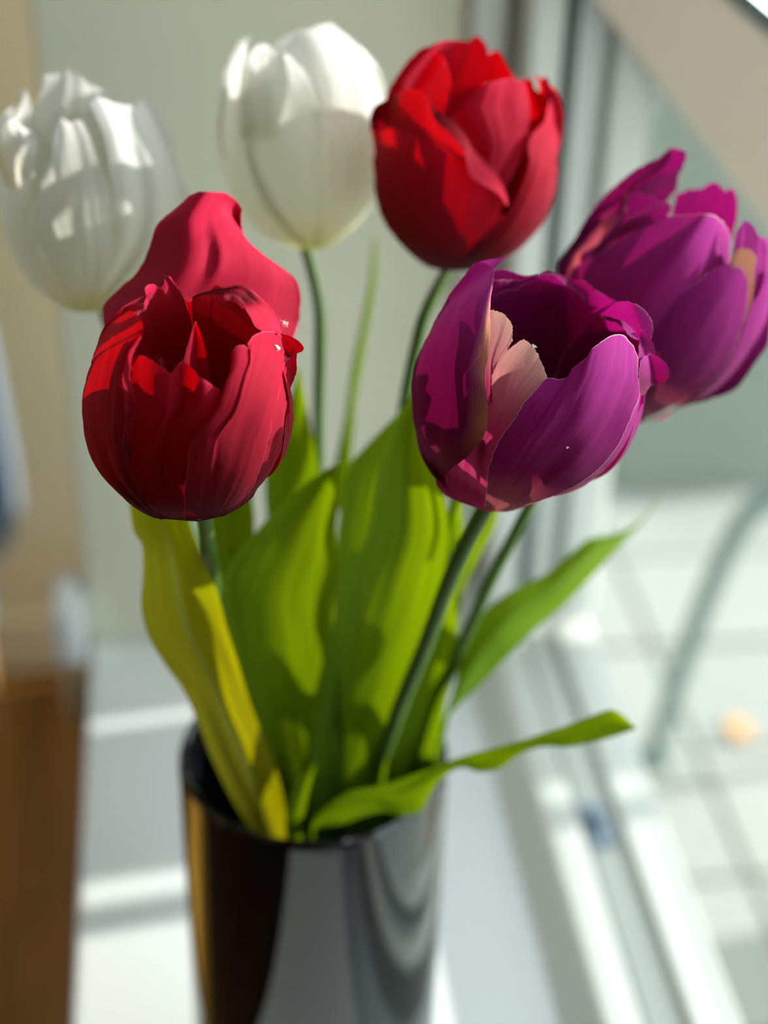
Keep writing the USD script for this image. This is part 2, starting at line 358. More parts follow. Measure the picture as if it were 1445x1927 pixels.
FRAME = plain('white_frame_plastic', (.70, .73, .69), 0.3, 0.5)
WALLM = plain('wall_paint', (.70, .69, .55), 0.85, 0.2, noise=(.72, .71, .57), scale=9, bump=0.1)
FARWALL = plain('beige_wall_paint', (.64, .53, .33), 0.9, 0.2, noise=(.67, .56, .35), scale=3)
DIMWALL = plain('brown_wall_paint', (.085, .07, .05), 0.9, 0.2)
WOODWALL = plain('golden_wood_panel', (.42, .21, .05), 0.7, 0.2, noise=(.36, .17, .04), scale=5)
CEIL = plain('ceiling_paint', (.30, .29, .26), 0.9, 0.2)
GASKET = plain('dark_rubber', (.05, .065, .06), 0.5, 0.4)
BLUE = plain('blue_upholstery', (.13, .17, .22), 0.9, 0.2, noise=(.15, .19, .24), scale=60)
WOODLEG = plain('oak_leg', (.36, .20, .09), 0.5, 0.4)
GREYGREEN = plain('grey_green_render', (.225, .265, .235), 0.9, 0.2, noise=(.245, .285, .25), scale=14, bump=0.2)
PALE = plain('pale_render', (.75, .80, .78), 0.8, 0.2)
BEIGE = plain('beige_board', (.46, .41, .32), 0.7, 0.3, noise=(.50, .43, .35), scale=6)
METAL = plain('green_grey_metal', (.15, .22, .21), 0.55, 0.4)
BLUEGREY = plain('blue_grey_metal', (.22, .29, .36), 0.35, 0.5, metallic=0.5)
PAVE = [plain(f'pale_paver_{i}', c, 0.85, 0.2, noise=tuple(x * 1.05 for x in c), scale=25, bump=0.3) for i, c in enumerate([(.36, .38, .35), (.39, .405, .37), (.34, .365, .335)])]
JOINT = plain('paver_joint_sand', (.38, .42, .40), 0.95, 0.1)
ORANGE = plain('orange_dry_leaf', (.75, .42, .16), 0.7, 0.3)
def wood(name, c1, c2):
    return usdkit.material(stage, LK + name, {
        'g': ('geometry', {}), 'mp': ('mapping', {'scale': (40.0, 2.5, 10.0)}), 'n': ('noise_texture', {'scale': 1.0, 'detail': 6.0, 'roughness': 0.65, 'distortion': 1.2}),
        'r': ('rgb_ramp', {'ramp': [(0.3, c1), (0.7, c2)]}), 'p': ('principled_bsdf', {'roughness': 0.6, 'specular_ior_level': 0.12})},
        [('g.position', 'mp.vector'), ('mp.vector', 'n.vector'), ('n.fac', 'r.fac'), ('r.color', 'p.base_color')], surface='p.BSDF')
WOOD = [wood('floor_oak_a', (.085, .034, .006), (.16, .068, .013)), wood('floor_oak_b', (.11, .045, .008), (.18, .08, .016)), wood('floor_oak_c', (.07, .028, .005), (.14, .06, .012))]
DARKWOOD = wood('dark_wood', (.06, .045, .025), (.10, .075, .045))
GLASS = usdkit.material(stage, LK + 'window_glass', {
    'f': ('fresnel', {'IOR': 1.45}), 't': ('transparent_bsdf', {'color': (.97, .985, .975)}), 'g': ('glossy_bsdf', {'color': (1, 1, 1), 'roughness': 0.0}), 'm': ('mix_closure', {})},
    [('f.fac', 'm.fac'), ('t.BSDF', 'm.closure1'), ('g.BSDF', 'm.closure2')], surface='m.closure')
RUGM = plain('golden_rug_wool', (.80, .46, .07), 0.95, 0.1, noise=(.70, .38, .05), scale=40)
LINT = plain('white_lint', (.85, .82, .74), 0.9, 0.1)

# ---------------------------------------------------------------- the room
ST = 'structure'
FZ = -0.72
fl = thing('floor', 'brown oak plank floor running beside the white sill', 'floor', kind=ST)
obj('subfloor', box(-2.6, 0.20, -2.6, 1.30, FZ - 0.06, FZ - 0.0125), DARKWOOD, fl)
pr = np.random.default_rng(3)
for i in range(20):
    x1 = -0.02 - i * 0.127; y = -2.6 + pr.uniform(-0.5, 0)
    while y < 1.285:
        ln = pr.uniform(0.9, 1.5); a, b = max(y, -2.6), min(y + ln, 1.285)
        if b - a > 0.05: obj('plank', box(x1 - 0.1255, x1, a, b - 0.0015, FZ - 0.012, FZ + pr.uniform(0, 0.0006), 0.0012), WOOD[pr.integers(3)], fl)
        y += ln
tag(obj('ceiling', box(-2.6, 0.16, -2.6, 1.35, 1.75, 1.80), CEIL), 'plain off-white ceiling above the window', 'ceiling', kind=ST)
def wall(name, mesh, mat, label): return tag(obj(name, mesh, mat), label, 'wall', kind=ST)
wall('wall_back', box(-0.113, 0.150, 0.370, 0.470, FZ, 1.75, 0.003), WALLM, 'pale grey-green wall pier behind the tulips at the far end of the sill')
wall('wall_far', box(-2.6, -0.113, 1.285, 1.35, FZ, 1.75), FARWALL, 'beige wall of the room far behind on the left')
wl_ = thing('wall_left', 'golden wood wall on the room side opposite the window, with a window opening at its far end', 'wall', kind=ST)
obj('wall_near', box(-2.66, -2.6, -2.6, 0.25, FZ, 1.75), WOODWALL, wl_)
obj('wall_below', box(-2.66, -2.6, 0.25, 1.25, FZ, -0.2), DIMWALL, wl_)
obj('wall_above', box(-2.66, -2.6, 0.25, 1.25, 1.45, 1.75), DIMWALL, wl_)
obj('wall_end', box(-2.66, -2.6, 1.25, 1.35, FZ, 1.75), DIMWALL, wl_)
wall('wall_front', box(-2.6, 0.16, -2.66, -2.6, FZ, 1.75), DIMWALL, 'brown wall behind the camera')
wr_ = thing('wall_right', 'white wall below and around the window', 'wall', kind=ST)
obj('wall_below', box(0.10, 0.16, -2.6, 0.369, FZ, -0.036), WALLM, wr_)
obj('wall_above', box(0.121, 0.16, -2.6, 0.369, 1.35, 1.75), WALLM, wr_)
obj('wall_below', box(0.10, 0.16, 0.471, 1.284, FZ, -0.52), WALLM, wr_)
obj('wall_above', box(0.02, 0.16, 0.471, 1.285, 1.40, 1.75), WALLM, wr_)
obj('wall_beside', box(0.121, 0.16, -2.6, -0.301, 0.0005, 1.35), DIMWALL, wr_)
tag(obj('window_sill', box(-0.1125, 0.145, -0.47, 0.3695, -0.035, 0.0, 0.004), PAINT), 'glossy white painted window sill board under the black vase', 'window sill', kind=ST)
t1 = thing('trim_1', 'small rounded white sill end block at the wall corner on the left', 'trim', kind=ST)
obj('sill_end', box(-0.134, -0.1135, 0.345, 0.392, -0.002, 0.042, 0.007), PAINT, t1)
obj('bracket', box(-0.131, -0.1135, 0.350, 0.392, -0.052, -0.003, 0.006), FARWALL, t1)
tag(obj('baseboard_far', box(-2.6, -0.115, 1.272, 1.2848, FZ, FZ + 0.085, 0.003), FARWALL), 'beige baseboard along the far wall', 'baseboard', kind=ST)

# window: fixed frame with a top-hung sash pushed open outwards
w1 = thing('window_1', 'white window frame along the right side of the sill', 'window', kind=ST)
rail = [(0.123, 0.0002), (0.125, 0.003), (0.131, 0.009), (0.135, 0.0150), (0.1380, 0.0190), (0.141, 0.0205), (0.1575, 0.0205), (0.1575, 0.0002)]
obj('bottom_rail', prism_y(rail, -0.30, 0.330), FRAME, w1)
obj('gasket', box(0.1576, 0.1600, -0.30, 0.330, 0.002, 0.0185), GASKET, w1, label='dark rubber seal line')
obj('rebate', box(0.1601, 0.1805, -0.30, 0.340, -0.02, 0.011, 0.001), FRAME, w1)
obj('outer_rail', box(0.1808, 0.206, -0.30, 0.362, -0.04, 0.018, 0.003), FRAME, w1)
obj('stile', box(0.1365, 0.1545, 0.326, 0.3695, 0.021, 1.35, 0.0025), FRAME, w1)
obj('seal', box(0.1546, 0.1604, 0.3235, 0.365, 0.021, 1.35), GASKET, w1, label='dark vertical rubber seal')
obj('rebate', box(0.1606, 0.1815, 0.343, 0.3695, 0.0215, 1.35, 0.001), FRAME, w1)
obj('outer_stile', box(0.1818, 0.206, 0.332, 0.375, 0.0305, 1.35, 0.004), FRAME, w1)
obj('near_stile', box(0.1365, 0.2060, -0.30, -0.26, 0.021, 1.35, 0.003), FRAME, w1)
obj('head_rail', box(0.1365, 0.2060, -0.26, 0.325, 1.29, 1.349, 0.003), FRAME, w1)
tag(obj('trim_2', box(0.112, 0.1315, 0.359, 0.3698, 0.0005, 1.35, 0.003), FRAME), 'narrow white cover strip between the wall and the window frame', 'trim', kind=ST)
# latch plate
lt = thing('window_latch', 'small blue-grey metal latch plate on the bottom window rail', 'latch')
obj('plate', box(0.1600, 0.1755, 0.146, 0.178, 0.0112, 0.0145, 0.001), BLUEGREY, lt)
obj('pin', box(0.1640, 0.1715, 0.156, 0.168, 0.0146, 0.021, 0.002), BLUEGREY, lt)
# the open sash: its far stile is the slanting board at the upper right
A0, A1 = on_y(1120, 0, 0.30), on_y(1445, 430, 0.30)
B0, B1 = on_y(1372, 0, 0.30), on_y(1445, 64, 0.30)
dA = (A1 - A0) / np.linalg.norm(A1 - A0); dB = (B1 - B0) / np.linalg.norm(B1 - B0)
a0, a1 = A0 - dA * 0.03, A1 + dA * 0.42
b0, b1 = B0 - dB * 0.12, B1 + dB * 0.45
w2 = thing('window_2', 'open top-hung window sash slanting outwards at the upper right', 'window', kind=ST)
xz = lambda p: (float(p[0]), float(p[2]))
obj('sash_stile', prism_y([xz(a0), xz(a1), xz(b1), xz(b0)], 0.300, 0.345), BEIGE, w2, label='slanting beige sash stile')
nrm = np.array([-dB[2], 0, dB[0]]); nrm *= np.sign(nrm[2])
o1 = nrm * 0.006; o2 = nrm * 0.010
obj('sash_seal', prism_y([xz(b0), xz(b1), xz(b1 + o1), xz(b0 + o1)], 0.299, 0.345), GASKET, w2)
obj('sash_pane', prism_y([xz(b0 + o1), xz(b1 + o1), xz(b1 + o2), xz(b0 + o2)], -0.25, 0.345), GLASS, w2)

# ---------------------------------------------------------------- outside
GZ = -0.60
ter = thing('terrace', 'pale stone terrace paving outside the window', 'terrace', kind=ST)
obj('bed', box(0.215, 3.2, -1.2, 3.0, GZ - 0.08, GZ - 0.012), JOINT, ter)
pr = np.random.default_rng(5)
for i in range(8):
    for j in range(10):
        x0, y0 = 0.22 + i * 0.30, -0.1 + j * 0.20
        if x0 - 0.9 > 0.475 * (y0 + 0.9): continue
        obj('paver', box(x0 + 0.003, x0 + 0.297, y0 + 0.003, y0 + 0.197, GZ - 0.04, GZ + pr.uniform(-0.002, 0.001), 0.004), PAVE[pr.integers(3)], ter)
wy = on_z(1150, 925, GZ)
wall('wall_outside', box(wy[0], wy[0] + 0.36, wy[1], wy[1] + 0.2, GZ, float(on_y(1350, 105, wy[1])[2]), 0.004), GREYGREEN, 'grey-green rendered outside wall in shade beyond the terrace')
# hoop rail of bent metal tube outside: only the curve of its left side is in view
ch = thing('hoop_rail', 'bent green-grey metal tube hoop rail standing on the terrace outside', 'railing')
foot = on_z(1228, 1432, GZ); yq = foot[1]
pts = [foot + [0, 0, 0.004]] + [on_y(px, py, yq) for px, py in ((1252, 1350), (1290, 1235), (1328, 1130), (1362, 1050), (1395, 985), (1440, 940))]
e = pts[-1]; top = e + [0.10, 0, 0.02]
half = pts + [e + [0.05, 0, 0.016], top]
whole = half + [np.array([2 * top[0] - q_[0], q_[1], q_[2]]) for q_ in half[-2::-1]]
obj('tube', tube(np.array(whole), 0.0115, n=120), METAL, ch, smooth=True)
for s_ in (foot[0], 2 * top[0] - foot[0]):
    obj('foot_plate', box(s_ - 0.016, s_ + 0.016, yq - 0.016, yq + 0.016, GZ + 0.0005, GZ + 0.005, 0.001), METAL, ch)
lf = on_z(1390, 1375, GZ)
th_ = np.linspace(0, 2 * np.pi, 40, endpoint=False)
pol = [(lf[0] + 0.013 * math.cos(t) * (1 + 0.2 * math.sin(5 * t)), lf[1] + 0.018 * math.sin(t)) for t in th_]
tag(obj('dry_leaf', prism_z(pol, GZ + 0.0015, GZ + 0.005), ORANGE), 'small orange dry leaf lying on the pale terrace paving', 'leaf')
# upright boards of a screen beside the terrace, to the right of the picture; their shade lies across the far half of the sill
sc = thing('garden_screen', 'upright wooden screen boards beside the terrace', 'screen')
for y0, y1, z1 in ((0.236, 0.254, 0.46), (0.274, 0.396, 0.46), (0.422, 0.520, 1.75), (0.525, 0.66, 1.75)):
    obj('board', box(0.80, 0.825, y0, y1, GZ, z1, 0.002), BEIGE, sc)

# ---------------------------------------------------------------- far corner of the room, left
bc = thing('blue_chair', 'blue upholstered chair at the far wall on the left edge', 'chair')
q = lambda px, py: on_y(px, py, 1.12)
bp = [q(-30, 640), q(-6, 760), q(18, 880), q(32, 980), q(22, 1020), q(-20, 1060)]
poly = [xz(p) for p in bp]; xr = min(p[0] for p in poly)
poly += [(xr - 0.34, poly[-1][1]), (xr - 0.38, poly[3][1]), (xr - 0.36, poly[0][1] + 0.01)]
obj('backrest', prism_y(poly, 1.12, 1.17), BLUE, bc)
zs = poly[-1][1] - 0.25
cz = q(-20, 1060)[2]
obj('seat', box(xr - 0.36, xr - 0.005, 0.80, 1.12, cz - 0.07, cz - 0.01, 0.01), BLUE, bc)
for px_, py_ in ((xr - 0.34, 0.83), (xr - 0.05, 0.83), (xr - 0.34, 1.13), (xr - 0.05, 1.13)):
    obj('leg', box(px_, px_ + 0.03, py_, py_ + 0.03, FZ + 0.001, cz - 0.069, 0.003), WOODLEG, bc)

tag(obj('rug', box(-1.75, -0.57, 0.30, 0.76, FZ + 0.0012, FZ + 0.010, 0.003), RUGM), 'golden tan wool rug on the oak floor left of the sill', 'rug')
# ---------------------------------------------------------------- vase
RV = 0.0520
va = thing('vase', 'glossy black cylindrical vase holding the tulips on the white sill', 'vase', loc=(0, 0, 0.0005))
zt = VASE_H
outer = [(0.0005, 0), (RV - 0.004, 0), (RV - 0.001, 0.001), (RV, 0.004), (RV, zt - 0.003), (RV - 0.0008, zt - 0.0008), (RV - 0.0022, zt), (RV - 0.0036, zt - 0.0008), (RV - 0.0042, zt - 0.003)]
obj('body', lathe(outer, 128), BLACK, va, smooth=40)
inner = [(RV - 0.00425, zt - 0.0032), (RV - 0.0045, 0.012), (RV - 0.008, 0.008), (0.0005, 0.008)]
obj('inner_wall', lathe(inner, 128), BLACKIN, va, smooth=40)

# ---------------------------------------------------------------- tulips
def tulip(label, cup, stem_px, stem_r, petals, hidden, mats, group=None):
    t = thing('tulip', label, 'tulip', group)
    st = [cup.base] + [at(*q) for q in stem_px]
    c = thing  # keep names short
    V, F = tube(np.array(st), stem_r); obj('stem', (V, F), STEM, t, smooth=True)
    # small receptacle under the petals
    for i, ps in enumerate(petals):
        [q.pop('mat', None) for q in ps.get('more', [])]
        mat = ps.pop('mat', mats); lab = ps.pop('label', None); more = ps.pop('more', [])
        pt = [petal(cup, seed=17 * i + 3, **ps)] + [petal(cup, seed=17 * i + 7 + j, **q) for j, q in enumerate(more)]
        sheet('petal', pt, mat, t, label=lab)
    for i, hp in enumerate(hidden):
        sheet('petal', [back_petal(cup, *hp, seed=50 + i)], mats, t)
    return t

# red tulip in front, left
TF = (130, 340, 2.9196)
cf = Cup(361, 785, 0.432, -3, 16, 0.0288, 0.0266, 0.0285, 0.36)
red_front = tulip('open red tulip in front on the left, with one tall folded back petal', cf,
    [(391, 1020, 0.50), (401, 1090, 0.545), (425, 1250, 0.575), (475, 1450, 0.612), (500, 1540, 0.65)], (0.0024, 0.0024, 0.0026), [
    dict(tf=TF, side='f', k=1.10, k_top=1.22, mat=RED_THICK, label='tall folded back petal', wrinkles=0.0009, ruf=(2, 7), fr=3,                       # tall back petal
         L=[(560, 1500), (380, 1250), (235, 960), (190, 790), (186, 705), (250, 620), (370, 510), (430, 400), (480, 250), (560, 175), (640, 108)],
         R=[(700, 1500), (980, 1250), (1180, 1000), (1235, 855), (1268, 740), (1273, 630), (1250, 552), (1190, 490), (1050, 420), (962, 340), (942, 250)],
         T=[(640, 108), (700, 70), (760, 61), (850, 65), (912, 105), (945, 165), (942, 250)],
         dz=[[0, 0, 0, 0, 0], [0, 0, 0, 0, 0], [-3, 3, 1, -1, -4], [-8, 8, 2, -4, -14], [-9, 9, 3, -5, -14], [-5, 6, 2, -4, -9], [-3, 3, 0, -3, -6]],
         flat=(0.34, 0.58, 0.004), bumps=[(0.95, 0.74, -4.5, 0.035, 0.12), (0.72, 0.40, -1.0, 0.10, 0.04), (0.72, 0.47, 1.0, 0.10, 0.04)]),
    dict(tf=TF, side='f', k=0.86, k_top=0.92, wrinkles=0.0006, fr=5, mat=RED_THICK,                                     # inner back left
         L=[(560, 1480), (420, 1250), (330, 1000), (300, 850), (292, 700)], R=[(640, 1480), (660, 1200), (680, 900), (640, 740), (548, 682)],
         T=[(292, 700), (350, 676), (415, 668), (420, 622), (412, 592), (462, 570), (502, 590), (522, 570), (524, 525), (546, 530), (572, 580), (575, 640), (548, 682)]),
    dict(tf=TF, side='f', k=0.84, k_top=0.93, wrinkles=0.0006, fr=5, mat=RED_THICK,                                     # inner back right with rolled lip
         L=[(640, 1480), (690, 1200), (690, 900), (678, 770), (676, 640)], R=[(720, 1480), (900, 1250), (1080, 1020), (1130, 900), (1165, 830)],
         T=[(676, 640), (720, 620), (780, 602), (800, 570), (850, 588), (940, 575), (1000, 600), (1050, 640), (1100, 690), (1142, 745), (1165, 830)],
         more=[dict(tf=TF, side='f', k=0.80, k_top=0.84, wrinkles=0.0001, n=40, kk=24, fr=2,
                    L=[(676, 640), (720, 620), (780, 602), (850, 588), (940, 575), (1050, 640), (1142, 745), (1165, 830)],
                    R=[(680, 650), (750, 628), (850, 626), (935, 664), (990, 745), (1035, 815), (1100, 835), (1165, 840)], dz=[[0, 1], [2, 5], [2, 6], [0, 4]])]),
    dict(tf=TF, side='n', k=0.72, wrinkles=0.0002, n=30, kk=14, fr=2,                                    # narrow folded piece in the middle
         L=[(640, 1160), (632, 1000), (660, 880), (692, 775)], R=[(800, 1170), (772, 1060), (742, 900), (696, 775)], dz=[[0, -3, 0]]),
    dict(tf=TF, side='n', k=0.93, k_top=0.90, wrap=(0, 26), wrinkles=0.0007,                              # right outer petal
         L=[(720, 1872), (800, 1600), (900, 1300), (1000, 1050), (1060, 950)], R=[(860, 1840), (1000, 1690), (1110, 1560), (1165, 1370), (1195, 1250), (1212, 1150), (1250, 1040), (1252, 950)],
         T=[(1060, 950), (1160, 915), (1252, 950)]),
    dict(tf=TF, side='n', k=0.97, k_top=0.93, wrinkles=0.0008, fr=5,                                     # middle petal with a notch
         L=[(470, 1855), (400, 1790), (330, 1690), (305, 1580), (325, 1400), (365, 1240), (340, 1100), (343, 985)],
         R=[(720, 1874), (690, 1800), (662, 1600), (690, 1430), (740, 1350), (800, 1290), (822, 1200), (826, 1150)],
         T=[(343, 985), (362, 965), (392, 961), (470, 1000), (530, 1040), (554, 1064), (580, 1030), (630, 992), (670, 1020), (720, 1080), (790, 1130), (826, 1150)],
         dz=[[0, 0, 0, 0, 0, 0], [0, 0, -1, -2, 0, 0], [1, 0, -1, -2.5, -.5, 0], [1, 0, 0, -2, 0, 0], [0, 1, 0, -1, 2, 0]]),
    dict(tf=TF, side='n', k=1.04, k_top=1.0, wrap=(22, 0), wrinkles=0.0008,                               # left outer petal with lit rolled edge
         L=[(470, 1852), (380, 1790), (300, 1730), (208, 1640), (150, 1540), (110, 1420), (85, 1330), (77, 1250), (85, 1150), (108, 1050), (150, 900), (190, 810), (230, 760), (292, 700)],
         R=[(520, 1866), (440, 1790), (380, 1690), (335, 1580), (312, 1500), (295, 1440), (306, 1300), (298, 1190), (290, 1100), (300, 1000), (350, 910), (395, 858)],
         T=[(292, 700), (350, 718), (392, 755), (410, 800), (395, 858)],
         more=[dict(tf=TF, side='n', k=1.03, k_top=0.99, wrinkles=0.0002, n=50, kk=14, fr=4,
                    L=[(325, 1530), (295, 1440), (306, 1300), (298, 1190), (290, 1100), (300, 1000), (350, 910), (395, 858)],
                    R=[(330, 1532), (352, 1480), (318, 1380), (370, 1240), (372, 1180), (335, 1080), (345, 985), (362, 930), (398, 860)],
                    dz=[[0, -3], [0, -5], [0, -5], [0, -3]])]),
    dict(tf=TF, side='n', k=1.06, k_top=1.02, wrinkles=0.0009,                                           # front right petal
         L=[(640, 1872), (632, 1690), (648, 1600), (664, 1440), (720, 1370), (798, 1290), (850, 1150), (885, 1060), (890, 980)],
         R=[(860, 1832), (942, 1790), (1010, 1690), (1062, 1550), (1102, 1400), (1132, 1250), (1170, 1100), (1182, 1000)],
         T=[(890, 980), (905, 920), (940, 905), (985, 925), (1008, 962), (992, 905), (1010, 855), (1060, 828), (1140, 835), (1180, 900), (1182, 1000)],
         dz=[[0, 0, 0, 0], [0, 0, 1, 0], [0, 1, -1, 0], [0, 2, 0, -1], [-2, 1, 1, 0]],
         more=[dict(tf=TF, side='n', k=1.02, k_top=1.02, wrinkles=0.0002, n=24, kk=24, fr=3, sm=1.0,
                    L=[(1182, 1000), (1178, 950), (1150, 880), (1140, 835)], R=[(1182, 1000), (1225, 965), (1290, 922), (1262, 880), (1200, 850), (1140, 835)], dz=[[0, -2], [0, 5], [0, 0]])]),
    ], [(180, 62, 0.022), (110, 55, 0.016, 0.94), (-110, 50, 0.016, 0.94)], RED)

# purple tulip in front, right
TF = (750, 470, 2.7264)
cf = Cup(1000, 742, 0.460, 10, 12, 0.0335, 0.0316, 0.0316, 0.38)
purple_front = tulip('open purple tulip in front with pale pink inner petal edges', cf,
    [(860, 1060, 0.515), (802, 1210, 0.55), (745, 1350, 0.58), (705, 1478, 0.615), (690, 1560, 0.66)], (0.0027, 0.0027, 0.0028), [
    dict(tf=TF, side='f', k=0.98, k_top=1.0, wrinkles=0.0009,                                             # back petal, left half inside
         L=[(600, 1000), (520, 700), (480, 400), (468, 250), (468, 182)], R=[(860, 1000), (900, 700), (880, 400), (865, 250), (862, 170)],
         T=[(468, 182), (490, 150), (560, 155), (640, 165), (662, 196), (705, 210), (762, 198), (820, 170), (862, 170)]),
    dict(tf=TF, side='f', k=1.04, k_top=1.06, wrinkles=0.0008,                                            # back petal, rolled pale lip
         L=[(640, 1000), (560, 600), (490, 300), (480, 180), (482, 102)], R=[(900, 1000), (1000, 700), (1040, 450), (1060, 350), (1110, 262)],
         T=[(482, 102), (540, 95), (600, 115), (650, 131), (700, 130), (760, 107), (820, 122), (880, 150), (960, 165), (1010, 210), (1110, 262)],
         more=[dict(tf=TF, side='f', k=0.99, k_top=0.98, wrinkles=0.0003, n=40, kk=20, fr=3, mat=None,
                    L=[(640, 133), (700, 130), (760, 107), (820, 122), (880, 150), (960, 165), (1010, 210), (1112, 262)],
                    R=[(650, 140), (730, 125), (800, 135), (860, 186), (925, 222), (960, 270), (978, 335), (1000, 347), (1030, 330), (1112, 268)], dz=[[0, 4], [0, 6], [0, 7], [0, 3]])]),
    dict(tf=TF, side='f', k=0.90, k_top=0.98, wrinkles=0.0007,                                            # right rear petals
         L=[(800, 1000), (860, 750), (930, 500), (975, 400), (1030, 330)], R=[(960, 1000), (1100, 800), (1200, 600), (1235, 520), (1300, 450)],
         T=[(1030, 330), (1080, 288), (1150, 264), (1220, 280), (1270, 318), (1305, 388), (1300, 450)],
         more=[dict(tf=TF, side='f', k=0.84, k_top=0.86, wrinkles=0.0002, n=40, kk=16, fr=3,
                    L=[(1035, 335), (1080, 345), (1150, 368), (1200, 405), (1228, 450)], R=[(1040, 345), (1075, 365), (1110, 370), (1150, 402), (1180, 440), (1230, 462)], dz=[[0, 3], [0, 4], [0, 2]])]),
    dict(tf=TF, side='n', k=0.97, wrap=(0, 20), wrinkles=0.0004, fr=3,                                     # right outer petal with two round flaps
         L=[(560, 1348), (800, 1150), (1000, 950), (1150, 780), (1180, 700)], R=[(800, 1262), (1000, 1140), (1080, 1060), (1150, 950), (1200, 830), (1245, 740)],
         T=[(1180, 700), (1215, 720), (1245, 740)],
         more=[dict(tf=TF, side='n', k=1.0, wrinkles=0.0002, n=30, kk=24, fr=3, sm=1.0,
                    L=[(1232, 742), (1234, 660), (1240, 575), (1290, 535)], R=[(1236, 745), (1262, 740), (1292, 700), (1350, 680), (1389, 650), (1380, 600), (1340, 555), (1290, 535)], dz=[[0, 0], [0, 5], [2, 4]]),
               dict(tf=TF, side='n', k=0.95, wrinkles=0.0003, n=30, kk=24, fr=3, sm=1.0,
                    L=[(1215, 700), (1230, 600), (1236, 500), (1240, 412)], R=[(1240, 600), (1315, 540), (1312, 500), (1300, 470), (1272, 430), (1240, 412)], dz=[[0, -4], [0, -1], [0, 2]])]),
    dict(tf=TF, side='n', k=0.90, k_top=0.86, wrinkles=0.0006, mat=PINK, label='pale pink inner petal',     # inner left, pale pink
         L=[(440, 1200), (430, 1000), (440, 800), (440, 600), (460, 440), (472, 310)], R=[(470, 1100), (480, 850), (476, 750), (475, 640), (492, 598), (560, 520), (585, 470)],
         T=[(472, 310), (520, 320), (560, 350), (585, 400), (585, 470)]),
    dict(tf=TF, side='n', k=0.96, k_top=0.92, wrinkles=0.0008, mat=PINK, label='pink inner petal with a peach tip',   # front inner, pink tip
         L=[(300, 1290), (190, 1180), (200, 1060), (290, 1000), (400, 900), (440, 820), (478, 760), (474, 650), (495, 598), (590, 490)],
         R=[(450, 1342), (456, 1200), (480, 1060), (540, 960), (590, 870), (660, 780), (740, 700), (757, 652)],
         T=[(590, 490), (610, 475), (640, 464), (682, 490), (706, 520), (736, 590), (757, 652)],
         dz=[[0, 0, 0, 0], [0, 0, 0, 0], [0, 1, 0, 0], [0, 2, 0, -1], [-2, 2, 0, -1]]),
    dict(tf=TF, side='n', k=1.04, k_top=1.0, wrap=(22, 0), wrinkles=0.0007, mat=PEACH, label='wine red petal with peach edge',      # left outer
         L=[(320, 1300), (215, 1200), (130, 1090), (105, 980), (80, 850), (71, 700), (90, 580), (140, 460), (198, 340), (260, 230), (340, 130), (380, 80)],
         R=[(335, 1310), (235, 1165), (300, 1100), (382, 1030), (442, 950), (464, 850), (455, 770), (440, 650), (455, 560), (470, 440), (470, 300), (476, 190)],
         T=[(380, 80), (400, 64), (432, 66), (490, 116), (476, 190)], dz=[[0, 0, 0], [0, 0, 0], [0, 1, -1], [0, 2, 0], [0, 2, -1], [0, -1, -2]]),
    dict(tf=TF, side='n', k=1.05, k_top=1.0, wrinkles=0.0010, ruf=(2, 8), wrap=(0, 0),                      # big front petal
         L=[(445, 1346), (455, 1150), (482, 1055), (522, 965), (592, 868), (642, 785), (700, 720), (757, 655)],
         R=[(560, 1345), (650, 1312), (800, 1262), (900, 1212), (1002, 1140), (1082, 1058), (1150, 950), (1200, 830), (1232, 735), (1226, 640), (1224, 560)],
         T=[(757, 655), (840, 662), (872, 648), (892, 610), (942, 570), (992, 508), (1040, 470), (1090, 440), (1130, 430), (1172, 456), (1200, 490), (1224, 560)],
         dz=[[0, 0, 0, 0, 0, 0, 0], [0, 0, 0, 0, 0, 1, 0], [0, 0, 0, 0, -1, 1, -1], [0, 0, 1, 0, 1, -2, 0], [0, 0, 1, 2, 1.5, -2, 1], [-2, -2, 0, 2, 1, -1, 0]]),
    ], [(180, 60, 0.024), (115, 55, 0.020, 0.95), (-115, 52, 0.020, 0.95)], PURPLE)

